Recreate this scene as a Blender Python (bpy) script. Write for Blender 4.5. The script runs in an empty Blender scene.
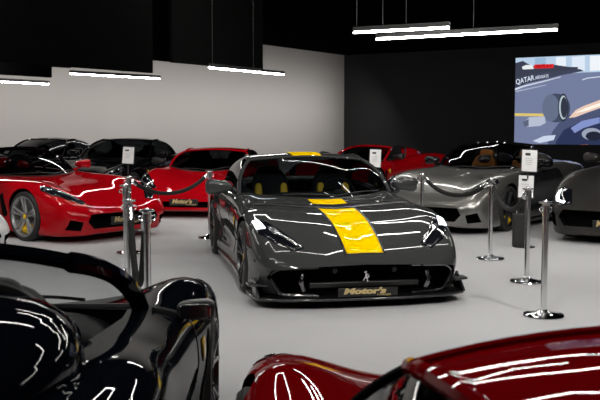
import bpy, bmesh, math, random
from mathutils import Vector, Matrix
from mathutils.bvhtree import BVHTree
from mathutils.geometry import delaunay_2d_cdt
random.seed(7)
scene = bpy.context.scene
COL = scene.collection
PI = math.pi

# ------------------------------------------------------------------ camera
CAM_Z, FPX, PITCH = 1.58, 910.0, math.atan2(73, 910)
cam_d = bpy.data.cameras.new('camera'); cam = bpy.data.objects.new('camera', cam_d); COL.objects.link(cam)
cam.location = (0, 0, CAM_Z); cam.rotation_euler = (PI/2 - PITCH, 0, 0)
cam_d.sensor_width = 36; cam_d.lens = 36*FPX/600; cam_d.clip_end = 200
cam_d.dof.use_dof = True; cam_d.dof.focus_distance = 8.6; cam_d.dof.aperture_fstop = 8.0
scene.camera = cam
def ray(px, py):
    x, y = (px-300)/FPX, (200-py)/FPX
    return Vector((x, math.cos(PITCH)+y*math.sin(PITCH), -math.sin(PITCH)+y*math.cos(PITCH)))
def at_z(px, py, z=0):
    r = ray(px, py); t = (z-CAM_Z)/r.z; return Vector((0, 0, CAM_Z))+r*t
def at_y(px, py, y):
    r = ray(px, py); t = y/r.y; return Vector((0, 0, CAM_Z))+r*t

# ------------------------------------------------------------------ materials
MATS = {}
def mat(name, col, rough=.5, metal=0., coat=0., emit=None, es=1., spec=.5, noise=None):
    if name in MATS: return MATS[name]
    m = bpy.data.materials.new(name); m.use_nodes = True; nt = m.node_tree
    b = nt.nodes['Principled BSDF']
    b.inputs['Base Color'].default_value = (*col, 1); b.inputs['Roughness'].default_value = rough
    b.inputs['Metallic'].default_value = metal; b.inputs['Coat Weight'].default_value = coat
    b.inputs['Coat Roughness'].default_value = .015; b.inputs['Specular IOR Level'].default_value = spec
    if emit: b.inputs['Emission Color'].default_value = (*emit, 1); b.inputs['Emission Strength'].default_value = es
    if noise:
        sc, amt = noise
        tc = nt.nodes.new('ShaderNodeTexCoord'); n = nt.nodes.new('ShaderNodeTexNoise'); n.inputs['Scale'].default_value = sc
        n.inputs['Detail'].default_value = 4
        mx = nt.nodes.new('ShaderNodeMix'); mx.data_type = 'RGBA'
        mx.inputs[6].default_value = (*[c*(1-amt) for c in col], 1); mx.inputs[7].default_value = (*[min(1, c*(1+amt)) for c in col], 1)
        nt.links.new(tc.outputs['Object'], n.inputs['Vector']); nt.links.new(n.outputs['Fac'], mx.inputs[0]); nt.links.new(mx.outputs[2], b.inputs['Base Color'])
    MATS[name] = m; return m
def glass(name, tint, gl=1.0):
    if name in MATS: return MATS[name]
    m = bpy.data.materials.new(name); m.use_nodes = True; nt = m.node_tree; nt.nodes.clear()
    o = nt.nodes.new('ShaderNodeOutputMaterial'); mx = nt.nodes.new('ShaderNodeMixShader')
    t = nt.nodes.new('ShaderNodeBsdfTransparent'); t.inputs[0].default_value = (*tint, 1)
    g = nt.nodes.new('ShaderNodeBsdfGlossy'); g.inputs['Roughness'].default_value = .015; g.inputs[0].default_value = (gl, gl, gl, 1)
    lw_ = nt.nodes.new('ShaderNodeLayerWeight'); lw_.inputs[0].default_value = .5
    pw = nt.nodes.new('ShaderNodeMath'); pw.operation = 'POWER'; pw.inputs[1].default_value = 5
    f = nt.nodes.new('ShaderNodeMath'); f.operation = 'MULTIPLY_ADD'; f.inputs[1].default_value = .96; f.inputs[2].default_value = .04
    nt.links.new(lw_.outputs['Facing'], pw.inputs[0]); nt.links.new(pw.outputs[0], f.inputs[0])
    nt.links.new(f.outputs[0], mx.inputs[0]); nt.links.new(t.outputs[0], mx.inputs[1]); nt.links.new(g.outputs[0], mx.inputs[2])
    nt.links.new(mx.outputs[0], o.inputs[0]); MATS[name] = m; return m
def emis(name, col, s=1.):
    if name in MATS: return MATS[name]
    m = bpy.data.materials.new(name); m.use_nodes = True; nt = m.node_tree; nt.nodes.clear()
    o = nt.nodes.new('ShaderNodeOutputMaterial'); e = nt.nodes.new('ShaderNodeEmission')
    e.inputs[0].default_value = (*col, 1); e.inputs[1].default_value = s
    nt.links.new(e.outputs[0], o.inputs[0]); MATS[name] = m; return m
def srgb(r, g, b):
    f = lambda c: (c/255/12.92 if c <= 10 else ((c/255+.055)/1.055)**2.4)
    return (f(r), f(g), f(b))

GREY = mat('graphite_paint', (.044, .046, .046), .5, .1, .9, spec=0)
RED = mat('red_paint', (.38, .0015, .006), .5, .0, .8, spec=0)
DRED = mat('deep_red_paint', (.25, .001, .003), .5, .0, .5, spec=0)
BLACKP = mat('black_paint', (.004, .004, .005), .5, .0, .7, spec=0)
NIGHT = mat('blue_black_paint', (.003, .004, .007), .5, .0, .4, spec=0)
SILVER = mat('silver_grey_paint', (.24, .235, .22), .30, .8, 1.0, spec=0)
MATTE = mat('matt_dark_grey_paint', (.05, .047, .045), .38, .6, .25, spec=0)
DARKG = mat('dark_reflection_grey', (.02, .021, .024), .3, .4, 1.0, spec=0)
WHITE = mat('white_paint', (.6, .6, .6), .3, 0, 1.0, spec=0)
YELLOW = mat('yellow_paint', (1.0, .64, .0), .5, 0, .35, spec=0)
YELL2 = mat('yellow_caliper', (.80, .50, .01), .4, 0, .5)
YSEAT = mat('mustard_leather', (.75, .48, .02), .6)
CARBON = mat('carbon_black', (.008, .008, .009), .28, 0, .6)
TRIM = mat('satin_black_trim', (.007, .007, .007), .45)
CAV = mat('cavity_black', (.003, .003, .003), .8, spec=.05)
CHROMEB = mat('mirror_steel', (.62, .62, .63), .07, 1)
RUB = mat('tyre_rubber', (.012, .012, .012), .75)
RIMD = mat('dark_alloy', (.06, .06, .062), .3, .9)
RIMS = mat('grey_alloy', (.42, .42, .43), .35, .8)
STEEL = mat('brake_steel', (.35, .35, .35), .4, 1)
CHROME = mat('polished_steel', (.80, .80, .81), .2, 1)
DCHROME = mat('dark_polished_metal', (.22, .22, .23), .2, 1)
LEATH = mat('black_leather', (.010, .010, .011), .6, spec=.12)
TAN = mat('tan_leather', (.80, .30, .06), .55)
GOLD = mat('gold_lettering', (.75, .58, .28), .35, .6)
SILVL = mat('silver_lettering', (.7, .7, .7), .3, .7)
PLATE = mat('plate_black', (.01, .01, .01), .35)
PLATEG = mat('plate_gilt', (.22, .19, .13), .45, .3)
PAPER = mat('white_paper', (.72, .72, .72), .8)
INK = mat('dark_ink', (.02, .02, .02), .7)
GREYINK = mat('grey_ink', (.35, .35, .36), .7)
ROPE = mat('black_velvet', (.006, .006, .006), .9)
GLASS = glass('tinted_glass', (.46, .50, .52), .35)
BLACKG = glass('black_glass', (.03, .03, .03), .6)
CLEAR = glass('clear_glass', (.75, .78, .78), .6)
GLASSD = glass('dark_glass', (.16, .17, .18), .7)
LENS = mat('lamp_glass', (.006, .007, .010), .08, 0, 1.0)
LED = mat('white_lamp_reflector', (.85, .87, .9), .15, .9)
DRL = mat('lit_headlamp', (.9, .95, 1), .3, emit=(.85, .93, 1), es=3.0)
ORANGE = mat('orange_marker', (.7, .2, .01), .3, 0, 1)
LAMPM = emis('lamp_diffuser', (1, .97, .93), 55)
LAMPD = emis('lamp_diffuser_dimmed', (1, .97, .93), 45)
LAMPV = emis('hung_lamp_diffuser', (1, .97, .93), 40)
HOUSE = mat('black_housing', (.006, .006, .006), .5)
CEILM = mat('black_ceiling', (.003, .003, .003), .9, spec=0)
FLOORM = mat('pale_grey_carpet', (.50, .50, .507), .75, spec=.25, noise=(60, .045))
WALLL = mat('warm_grey_plaster', (.46, .445, .43), .85, spec=.2, noise=(1.2, .02))
WALLD = mat('charcoal_plaster', (.024, .024, .025), .8, spec=.25, noise=(2, .05))

# ------------------------------------------------------------------ mesh helpers
def link(name, me, m, parent=None, smooth=None):
    o = bpy.data.objects.new(name, me); COL.objects.link(o)
    if m is not None:
        for x in (m if isinstance(m, (list, tuple)) else [m]): me.materials.append(x)
    if parent: o.parent = parent
    if smooth is not None:
        for p in me.polygons: p.use_smooth = True
        me.set_sharp_from_angle(angle=math.radians(smooth))
    return o
def tag(o, label=None, cat=None, group=None, kind=None):
    if label: o['label'] = label
    if cat: o['category'] = cat
    if group: o['group'] = group
    if kind: o['kind'] = kind
    return o
def empty(name, loc=(0, 0, 0), rz=0, **k):
    o = bpy.data.objects.new(name, None); COL.objects.link(o); o.empty_display_size = .2
    o.location = loc; o.rotation_euler = (0, 0, rz); return tag(o, **k)
def copy_tree(o, parent=None):
    c = o.copy(); COL.objects.link(c)
    if parent: c.parent = parent
    for ch in list(o.children): copy_tree(ch, c)
    return c
class MB:
    def __init__(s): s.v = []; s.f = []
    def add(s, vs, fs):
        n = len(s.v); s.v += [Vector(v) for v in vs]; s.f += [tuple(i+n for i in f) for f in fs]; return s
    def box(s, c, d, M=None):
        c = Vector(c); hx, hy, hz = d[0]/2, d[1]/2, d[2]/2
        vs = [Vector((x, y, z)) for x in (-hx, hx) for y in (-hy, hy) for z in (-hz, hz)]
        if M is not None: vs = [M @ v for v in vs]
        return s.add([v+c for v in vs], [(0, 1, 3, 2), (4, 6, 7, 5), (0, 4, 5, 1), (2, 3, 7, 6), (0, 2, 6, 4), (1, 5, 7, 3)])
    def prism(s, pts, fn, a, b):          # pts 2D outline, fn(u,v,w)->3D
        n = len(pts); vs = [fn(u, v, a) for u, v in pts]+[fn(u, v, b) for u, v in pts]
        fs = [tuple(range(n))[::-1], tuple(range(n, 2*n))]+[(i, (i+1) % n, n+(i+1) % n, n+i) for i in range(n)]
        return s.add(vs, fs)
    def lathe(s, prof, M=Matrix(), n=32, closed=False):   # prof (r,h), axis z
        vs = []; k = len(prof)
        for i in range(n):
            a = 2*PI*i/n
            vs += [M @ Vector((r*math.cos(a), r*math.sin(a), h)) for r, h in prof]
        fs = [(i*k+j, ((i+1) % n)*k+j, ((i+1) % n)*k+j+1, i*k+j+1) for i in range(n) for j in range(k-1)]
        if closed: fs += [(i*k+k-1, ((i+1) % n)*k+k-1, ((i+1) % n)*k, i*k) for i in range(n)]
        return s.add(vs, fs)
    def tube(s, pts, r, n=8, closed=False, flat=1.0, up=None):
        pts = [Vector(p) for p in pts]; m = len(pts); vs = []
        for i, p in enumerate(pts):
            if closed: t = pts[(i+1) % m]-pts[i-1]
            else: t = pts[min(i+1, m-1)]-pts[max(i-1, 0)]
            t.normalize(); u = Vector(up) if up else Vector((0, 0, 1))
            if abs(t.dot(u)) > .95: u = Vector((1, 0, 0))
            a = t.cross(u).normalized(); b = a.cross(t).normalized()
            rr = r(i/(m-1)) if callable(r) else r
            vs += [p+a*rr*math.cos(2*PI*k/n)+b*rr*flat*math.sin(2*PI*k/n) for k in range(n)]
        fs = []
        for i in range(m if closed else m-1):
            j = (i+1) % m
            fs += [(i*n+k, i*n+(k+1) % n, j*n+(k+1) % n, j*n+k) for k in range(n)]
        if not closed: fs += [tuple(range(n))[::-1], tuple((m-1)*n+k for k in range(n))]
        return s.add(vs, fs)
    def sup(s, c, r, e=(.5, .5), M=None, nu=24, nv=14, warp=None):   # superellipsoid
        sg = lambda x, p: math.copysign(abs(x)**p, x); vs = []
        for j in range(nv+1):
            ph = -PI/2+PI*j/nv
            for i in range(nu):
                th = 2*PI*i/nu
                v = Vector((r[0]*sg(math.cos(ph), e[0])*sg(math.cos(th), e[1]), r[1]*sg(math.cos(ph), e[0])*sg(math.sin(th), e[1]), r[2]*sg(math.sin(ph), e[0])))
                if warp: v = Vector(warp(v))
                if M is not None: v = M @ v
                vs.append(v+Vector(c))
        fs = [(j*nu+i, j*nu+(i+1) % nu, (j+1)*nu+(i+1) % nu, (j+1)*nu+i) for j in range(nv) for i in range(nu)]
        return s.add(vs, fs)
    def grid(s, P):
        nu, nv = len(P), len(P[0])
        return s.add([p for row in P for p in row], [(i*nv+j, (i+1)*nv+j, (i+1)*nv+j+1, i*nv+j+1) for i in range(nu-1) for j in range(nv-1)])
    def mesh(s, name, merge=True):
        me = bpy.data.meshes.new(name); me.from_pydata(s.v, [], s.f)
        bm = bmesh.new(); bm.from_mesh(me)
        if merge: bmesh.ops.remove_doubles(bm, verts=bm.verts, dist=1e-5)
        bmesh.ops.recalc_face_normals(bm, faces=bm.faces); bm.to_mesh(me); bm.free(); return me
    def build(s, name, m, parent=None, smooth=35, bevel=None, solid=None):
        o = link(name, s.mesh(name), m, parent)
        if solid:
            md = o.modifiers.new('s', 'SOLIDIFY'); md.thickness = solid; md.offset = -1
        if bevel:
            md = o.modifiers.new('b', 'BEVEL'); md.width = bevel; md.segments = 2; md.limit_method = 'ANGLE'; md.angle_limit = math.radians(40)
        for p in o.data.polygons: p.use_smooth = True
        o.data.set_sharp_from_angle(angle=math.radians(smooth)); return o

def pchip(xs, ys, x):
    n = len(xs)
    if x <= xs[0]: return ys[0]
    if x >= xs[-1]: return ys[-1]
    h = [xs[i+1]-xs[i] for i in range(n-1)]; d = [(ys[i+1]-ys[i])/h[i] for i in range(n-1)]
    def slope(i):
        if i == 0: return d[0]
        if i == n-1: return d[-1]
        if d[i-1]*d[i] <= 0: return 0
        w1, w2 = 2*h[i]+h[i-1], h[i]+2*h[i-1]
        return (w1+w2)/(w1/d[i-1]+w2/d[i])
    i = max(k for k in range(n-1) if xs[k] <= x); t = (x-xs[i])/h[i]
    m0, m1 = slope(i)*h[i], slope(i+1)*h[i]
    return (2*t**3-3*t*t+1)*ys[i]+(t**3-2*t*t+t)*m0+(-2*t**3+3*t*t)*ys[i+1]+(t**3-t*t)*m1
def crom(P, n):      # centripetal-ish Catmull-Rom through 2D/3D points
    P = [Vector(p) for p in P]; out = []
    Q = [P[0]*2-P[1]]+P+[P[-1]*2-P[-2]]
    for i in range(1, len(Q)-2):
        a, b, c, d = Q[i-1:i+3]
        t0 = 0; t1 = t0+max((b-a).length, 1e-6)**.5; t2 = t1+max((c-b).length, 1e-6)**.5; t3 = t2+max((d-c).length, 1e-6)**.5
        for k in range(n):
            t = t1+(t2-t1)*k/n
            A1 = a*((t1-t)/(t1-t0))+b*((t-t0)/(t1-t0)); A2 = b*((t2-t)/(t2-t1))+c*((t-t1)/(t2-t1)); A3 = c*((t3-t)/(t3-t2))+d*((t-t2)/(t3-t2))
            B1 = A1*((t2-t)/(t2-t0))+A2*((t-t0)/(t2-t0)); B2 = A2*((t3-t)/(t3-t1))+A3*((t-t1)/(t3-t1))
            out.append(B1*((t2-t)/(t2-t1))+B2*((t-t1)/(t2-t1)))
    out.append(P[-1]); return out
def qb(a, b, bulge=(0, 0, 0), n=16):
    a, b, g = Vector(a), Vector(b), Vector(bulge)
    return [a*(1-i/n)+b*(i/n)+g*(4*(i/n)*(1-i/n)) for i in range(n+1)]
def resamp(P, n):
    P = [Vector(p) for p in P]; L = [0]
    for a, b in zip(P, P[1:]): L.append(L[-1]+(b-a).length)
    out = []
    for i in range(n+1):
        t = L[-1]*i/n; k = 0
        while k < len(L)-2 and L[k+1] < t: k += 1
        w = (t-L[k])/max(L[k+1]-L[k], 1e-9); out.append(P[k].lerp(P[k+1], min(max(w, 0), 1)))
    return out
def coons(c0, c1, d0, d1, nu=16, nv=12):   # c0,c1 along u (v=0,1); d0,d1 along v (u=0,1)
    c0, c1 = resamp(c0, nu), resamp(c1, nu); d0, d1 = resamp(d0, nv), resamp(d1, nv); G = []
    for i in range(nu+1):
        u = i/nu; row = []
        for j in range(nv+1):
            v = j/nv
            row.append(c0[i]*(1-v)+c1[i]*v+d0[j]*(1-u)+d1[j]*u-(c0[0]*((1-u)*(1-v))+c0[-1]*(u*(1-v))+c1[0]*((1-u)*v)+c1[-1]*(u*v)))
        G.append(row)
    return G
def boolean_cut(o, cutters):
    objs = []
    for mb, m in cutters:
        c = link('cut', mb.mesh('cut'), m, o.parent); objs.append(c)
        md = o.modifiers.new('x', 'BOOLEAN'); md.operation = 'DIFFERENCE'; md.solver = 'EXACT'; md.object = c; md.material_mode = 'TRANSFER'
    dg = bpy.context.evaluated_depsgraph_get(); dg.update()
    me = bpy.data.meshes.new_from_object(o.evaluated_get(dg)); old = o.data
    o.modifiers.clear(); o.data = me; bpy.data.meshes.remove(old)
    for c in objs: bpy.data.objects.remove(c)
def inside_fill(outline, step):
    pts = [Vector(p) for p in outline]; dense = []
    for a, b in zip(pts, pts[1:]+pts[:1]):
        n = max(1, int((b-a).length/step))
        dense += [a.lerp(b, k/n) for k in range(n)]
    nb = len(dense); xs = [p.x for p in dense]; ys = [p.y for p in dense]
    def inn(x, y):
        c = False
        for i in range(nb):
            a, b = dense[i], dense[i-1]
            if (a.y > y) != (b.y > y) and x < (b.x-a.x)*(y-a.y)/(b.y-a.y)+a.x: c = not c
        return c
    extra = []; x = min(xs)+step*.5
    while x < max(xs):
        y = min(ys)+step*.5
        while y < max(ys):
            if inn(x, y) and min((Vector((x, y))-p).length for p in dense) > step*.45: extra.append(Vector((x, y)))
            y += step
        x += step
    v, e, f, *_ = delaunay_2d_cdt(dense+extra, [], [list(range(nb))], 1, 1e-6)
    return v, f
def text_mesh(body, size, ext=.002, shear=0, bold=0):
    cu = bpy.data.curves.new('t', 'FONT'); cu.body = body; cu.size = size; cu.extrude = ext; cu.shear = shear; cu.offset = bold
    cu.align_x = 'CENTER'; cu.align_y = 'CENTER'; cu.resolution_u = 3
    o = bpy.data.objects.new('t', cu); COL.objects.link(o)
    dg = bpy.context.evaluated_depsgraph_get(); dg.update()
    me = bpy.data.meshes.new_from_object(o.evaluated_get(dg)); me.materials.clear()
    bpy.data.objects.remove(o); return me
def text_obj(name, body, size, m, parent, M, **k):
    me = text_mesh(body, size, **k); me.transform(M); return link(name, me, m, parent)

# ------------------------------------------------------------------ wheels
WHEEL = {}
def wheel_meshes(R, w, spokes):
    key = (R, w, spokes)
    if key in WHEEL: return WHEEL[key]
    X = Matrix.Rotation(PI/2, 4, 'Y')   # lathe axis z -> x ; outer face = +x
    rr = R-.066
    ty = MB().lathe([(rr-.01, -w/2+.01), (rr+.02, -w/2), (R-.02, -w/2+.005), (R, -w/2+.03), (R, -.03), (R-.004, -.028), (R-.004, -.02), (R, -.018), (R, .018), (R-.004, .02), (R-.004, .028), (R, .03), (R, w/2-.03), (R-.02, w/2-.005), (rr+.02, w/2), (rr-.01, w/2-.01)], X, 56)
    ri = MB().lathe([(rr-.04, -w/2+.02), (rr-.012, -w/2+.012), (rr-.035, 0), (rr-.03, w/2-.03), (rr+.006, w/2-.004), (rr+.004, w/2+.002), (rr-.014, w/2+.001), (rr-.022, w/2-.02)], X, 56)
    for k in range(5):
        for d in ((-1, 1) if spokes == 'twin' else (-1, 1)):
            a0 = 2*PI*k/5+d*(.16 if spokes == 'twin' else .05); a1 = 2*PI*k/5+d*(.15 if spokes == 'twin' else .24)
            p = [(w/2-.045, .045, a0), (w/2-.03, rr*.55, (a0+a1)/2), (w/2-.008, rr-.008, a1)]
            P = [Vector((x, r*math.sin(a), r*math.cos(a))) for x, r, a in p]
            ri.tube(resamp(P, 5), lambda t: .019-.006*t, 6, flat=1.3, up=(1, 0, 0))
    ri.lathe([(.0, w/2-.03), (.06, w/2-.032), (.065, w/2-.05), (.05, w/2-.08)], X, 24)
    ds = MB().lathe([(.08, -.012), (rr-.05, -.012), (rr-.05, .012), (.08, .012)], Matrix.Translation((.02, 0, 0)) @ X, 40, True)
    ds.lathe([(.0, .03), (.09, .03), (.09, 0)], Matrix.Translation((.02, 0, 0)) @ X, 24)
    ca = MB(); P = []
    for a in (150, 170, 190, 210, 230):
        a = math.radians(a); P.append((.045, (rr-.085)*math.sin(a), (rr-.085)*math.cos(a)))
    ca.tube(P, .060, 8, up=(1, 0, 0))
    bd = MB().lathe([(.0, w/2-.022), (.032, w/2-.024), (.034, w/2-.034)], X, 20)
    out = tuple(mb.mesh(n) for mb, n in ((ty, 'wheel'), (ri, 'rim'), (ds, 'brake_disc'), (ca, 'brake_caliper'), (bd, 'wheel_badge')))
    WHEEL[key] = out; return out
WMAT = {}
def add_wheel(car, x, y, R, w, side, rim_m, cal_m, spokes, steer=0):
    key = (R, w, spokes, rim_m.name, cal_m.name)
    if key not in WMAT:
        ms = [me.copy() for me in wheel_meshes(R, w, spokes)]
        for me, m in zip(ms, (RUB, rim_m, STEEL, cal_m, YELL2)):
            me.materials.append(m)
            for p in me.polygons: p.use_smooth = True
            me.set_sharp_from_angle(angle=math.radians(35))
        WMAT[key] = ms
    ms = WMAT[key]
    t = link('wheel', ms[0], None, car); t.location = (x, y, R); t.rotation_euler = (0, 0, (0 if side > 0 else PI)+steer)
    for me, n in zip(ms[1:], ('rim', 'brake_disc', 'brake_caliper', 'wheel_badge')): link(n, me, None, t)

# ------------------------------------------------------------------ car bodies
COLS = 's zb wl wm zm wx zx xo zo xc zcr xv zv zc'.split()
GT = [
 (0.00, .15, .48, .58, .25, .62, .33, .60, .375, .50, .405, .27, .415, .42),
 (0.06, .12, .68, .76, .25, .79, .35, .76, .425, .63, .465, .35, .465, .465),
 (0.18, .11, .82, .87, .26, .89, .39, .85, .515, .73, .56, .40, .54, .53),
 (0.38, .10, .92, .935, .28, .945, .46, .905, .615, .78, .67, .42, .622, .605),
 (0.65, .10, .955, .965, .32, .975, .52, .935, .71, .80, .77, .45, .70, .685),
 (0.97, .10, .96, .97, .34, .985, .56, .95, .765, .80, .82, .47, .755, .74),
 (1.35, .10, .93, .93, .34, .975, .58, .945, .785, .80, .84, .52, .79, .78),
 (1.75, .10, .91, .89, .36, .955, .60, .925, .80, .82, .85, .56, .835, .83),
 (2.40, .10, .91, .88, .38, .95, .62, .92, .82, .80, .88, .55, .88, .88),
 (3.10, .10, .93, .91, .40, .965, .64, .935, .85, .80, .91, .55, .92, .92),
 (3.69, .12, .97, .98, .42, .985, .62, .945, .85, .80, .92, .50, .94, .945),
 (4.20, .15, .93, .95, .42, .955, .62, .91, .84, .76, .90, .50, .93, .935),
 (4.55, .24, .82, .86, .44, .87, .64, .84, .82, .70, .88, .40, .91, .915),
 (4.66, .32, .62, .72, .46, .74, .64, .71, .78, .60, .83, .35, .85, .855)]
MID = [
 (0.00, .16, .50, .60, .27, .63, .34, .60, .39, .50, .42, .30, .43, .435),
 (0.10, .12, .72, .80, .26, .83, .37, .80, .455, .68, .49, .36, .475, .47),
 (0.30, .11, .88, .91, .28, .925, .44, .89, .57, .77, .61, .42, .56, .535),
 (0.70, .11, .95, .965, .33, .975, .53, .935, .71, .80, .765, .45, .67, .62),
 (1.12, .11, .96, .975, .36, .985, .57, .945, .765, .81, .825, .48, .73, .69),
 (1.50, .11, .94, .95, .38, .97, .58, .93, .77, .80, .82, .52, .78, .76),
 (1.90, .11, .92, .90, .38, .95, .60, .91, .78, .80, .83, .55, .82, .82),
 (2.60, .11, .93, .89, .40, .955, .63, .92, .82, .82, .88, .55, .88, .88),
 (3.20, .12, .96, .96, .42, .985, .66, .95, .87, .84, .935, .55, .93, .93),
 (3.77, .13, .97, .985, .44, .99, .66, .955, .88, .84, .955, .55, .94, .94),
 (4.25, .16, .94, .96, .45, .965, .66, .92, .86, .82, .93, .50, .92, .92),
 (4.52, .25, .86, .89, .48, .90, .66, .86, .83, .74, .89, .45, .89, .89),
 (4.61, .34, .74, .78, .50, .79, .65, .76, .79, .66, .84, .40, .84, .84)]
GHG = dict(s0=1.78, sA=2.10, xA=.72, sH0=2.52, zH0=1.235, sH=2.62, xH=.55, zH=1.195, sR0=3.10, zR0=1.255, sR=3.12, xR=.52, zR=1.215, sB0=4.15, sB=3.95, xB=.56, sE=3.72, xE=.76)
GHM = dict(s0=1.42, sA=1.80, xA=.71, sH0=2.26, zH0=1.14, sH=2.36, xH=.54, zH=1.10, sR0=2.85, zR0=1.175, sR=2.85, xR=.50, zR=1.135, sB0=3.75, sB=3.55, xB=.50, sE=3.15, xE=.74)

def make_car(name, label, kind, paint, loc, head, group=None, open_top=False, roof_m=None, H=1.0, rim=RIMD, cal=YELL2, spokes='twin',
             seat=LEATH, mouth=None, lamps=None, lamp_m=LENS, plate='dark', mirrors=(-1, 1), glass_m=GLASSD, gh=None, dash=LEATH, interior=True, steer=0, pillar_m=None, mpos=(1.02, .10, 1.0), pil_r=None, pil_b=.035, mirror_m=None, flat=0, fair=(.27, .55, None), grille=True, tight=False):
    T = [list(r) for r in (GT if kind == 'GT' else MID)]; G = dict(GHG if kind == 'GT' else GHM)
    if gh: G.update(gh)
    L = T[-1][0]; front, rear = (.97, 3.69) if kind == 'GT' else (1.12, 3.77)
    car = empty(name, (loc[0], loc[1], 0), head, label=label, cat='car', group=group)
    Y = lambda s: s-L/2
    xs = [r[0] for r in T]; cols = list(zip(*T))
    S = sorted(set([round(L*(.5-.5*math.cos(PI*i/110)), 4) for i in range(111)]))
    mb = MB(); rings = []
    for s in S:
        _, zb, wl, wm, zm, wx, zx, xo, zo, xc, zcr, xv, zv, zc = [pchip(xs, c, s) for c in cols]
        if flat and s < 2.0:
            k_ = flat*min(1, (2.0-s)/.5); zcr -= .035*k_; zo -= .02*k_; zv = zv*(1-k_)+k_*(zc*.45+zcr*.55+.008)
        P = [(0, zb), (wl*.6, zb), (wl-.03, zb+.004), (wl, zb+.04), (wm, zm), (wx, zx), (xo, zo), (xc, zcr), (xv, zv), (0, zc)]
        P = [(x, z*H if z > .3 else z) for x, z in P]
        C = crom(P, 5); half = [Vector((max(0, c.x), Y(s), c.y)) for c in C]
        half[0].x = half[-1].x = 0
        rings.append(half+[Vector((-v.x, v.y, v.z)) for v in half[-2:0:-1]])
    n = len(rings[0])
    mb.add([v for r in rings for v in r], [(i*n+j, i*n+(j+1) % n, (i+1)*n+(j+1) % n, (i+1)*n+j) for i in range(len(rings)-1) for j in range(n)]+[tuple(range(n)), tuple((len(rings)-1)*n+j for j in range(n))[::-1]])
    body = link('body', mb.mesh('body'), [paint, CAV], car)
    raw = BVHTree.FromPolygons([v.co for v in body.data.vertices], [tuple(p.vertices) for p in body.data.polygons])
    def top(x, s, off=0):
        h = raw.ray_cast(Vector((x, Y(s), 2)), Vector((0, 0, -1)))[0]
        return Vector((x, Y(s), (h.z if h else .8)+off))
    # ---- cuts
    R = .345 if kind == 'GT' else .345; w = .27
    cuts = []
    for sx in (-1, 1):
        for s in (front, rear):
            M = Matrix.Translation((sx*.86, Y(s), R+.005)) @ Matrix.Rotation(PI/2, 4, 'Y')
            cuts.append((MB().lathe([(0, -.17), (R+.04, -.17), (R+.04, .2), (0, .2)], M, 48), CAV))
    if mouth:
        for poly, depth in mouth:
            cuts.append((MB().prism(poly, lambda u, v, w_: Vector((u, Y(w_), v)), -.4, depth), CAV))
    if interior:
        arc = [(x, G['s0']+.10+(G['sA']-G['s0'])*(abs(x)/G['xA'])**2) for x in (-.66, -.45, -.2, 0, .2, .45, .66)]
        se = 3.2 if not open_top else (3.05 if kind == 'GT' else 2.95)
        poly = arc+[(.68, G['sA']+.3), (.66, se-.2), (.5, se), (-.5, se), (-.66, se-.2), (-.68, G['sA']+.3)]
        cuts.append((MB().prism([(x, Y(s)) for x, s in poly], lambda u, v, w_: Vector((u, v, w_)), .28, 1.6), CAV))
    boolean_cut(body, cuts)
    for p in body.data.polygons: p.use_smooth = True
    body.data.set_sharp_from_angle(angle=math.radians(32))
    tri = BVHTree.FromPolygons([v.co for v in body.data.vertices], [tuple(p.vertices) for p in body.data.polygons])
    def decal(nm, outline, proj, m, parent=car, off=.004, step=.03, sign=1, bvh=tri, both=False):
        v, f = inside_fill(outline, step); V = []; ok = []
        for p in v:
            a, b = p.x, p.y
            if proj == 'top': o, d = Vector((a, Y(b), 2)), Vector((0, 0, -1))
            elif proj == 'front': o, d = Vector((a, Y(-1), b)), Vector((0, 1, 0))
            elif proj == 'rear': o, d = Vector((a, Y(L+1), b)), Vector((0, -1, 0))
            else: o, d = Vector((2*sign, Y(a), b)), Vector((-sign, 0, 0))
            h, nn, _, _ = bvh.ray_cast(o, d)
            ok.append(h is not None); 
            if h is None: V.append(Vector()); continue
            if nn.dot(d) > 0: nn = -nn
            V.append(h+nn*off)
        F = [t for t in f if all(ok[i] for i in t)]
        if not F: return None
        q = MB().add(V, F); me = bpy.data.meshes.new(nm); me.from_pydata(q.v, [], q.f)
        ob = link(nm, me, m, parent)
        for p in me.polygons: p.use_smooth = True
        md = ob.modifiers.new('s', 'SOLIDIFY'); md.thickness = .004; md.offset = 0
        return ob
    # ---- greenhouse
    pm = pillar_m or paint
    def basearc(s0, sA, xA, n=20, off=-.012):
        return [top(xA*(2*i/n-1), s0+(sA-s0)*abs(2*i/n-1)**2, off) for i in range(n+1)]
    base = basearc(G['s0'], G['sA'], G['xA'])
    hl, hr = (Vector((sx*G['xH'], Y(G['sH']), G['zH']*H)) for sx in (-1, 1))
    hb = (0, -(G['sH']-G['sH0']), (G['zH0']-G['zH'])*H)
    header = qb(hl, hr, hb)
    pil = {sx: qb(base[0 if sx < 0 else -1], hl if sx < 0 else hr, (sx*pil_b, -.02, pil_b)) for sx in (-1, 1)}
    ws = MB().grid(coons(base, header, pil[-1], pil[1], 24, 14)).build('windshield', glass_m, car)
    for sx in (-1, 1): MB().tube(pil[sx], pil_r or (.030 if open_top else .024), 8).build('windshield_pillar', (roof_m if open_top and roof_m else pm), car)
    MB().tube(header, .030 if open_top else .016, 8).build('windshield_header', (roof_m if roof_m else paint), car)
    MB().tube([p+Vector((0, -.01, .012)) for p in base], .022, 6, flat=.6).build('cowl_panel', TRIM, car)
    for dx, ln in ((-.42, .55), (.12, .55)):
        P = []
        for i in range(9):
            x = dx+ln*i/8; sC = G['s0']+(G['sA']-G['s0'])*abs(x/G['xA'])**2
            P.append(top(x, sC-.015+.02*i/8, .03+.02*math.sin(PI*i/8)))
        MB().tube(P, .008, 6).build('wiper', TRIM, car)
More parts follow.
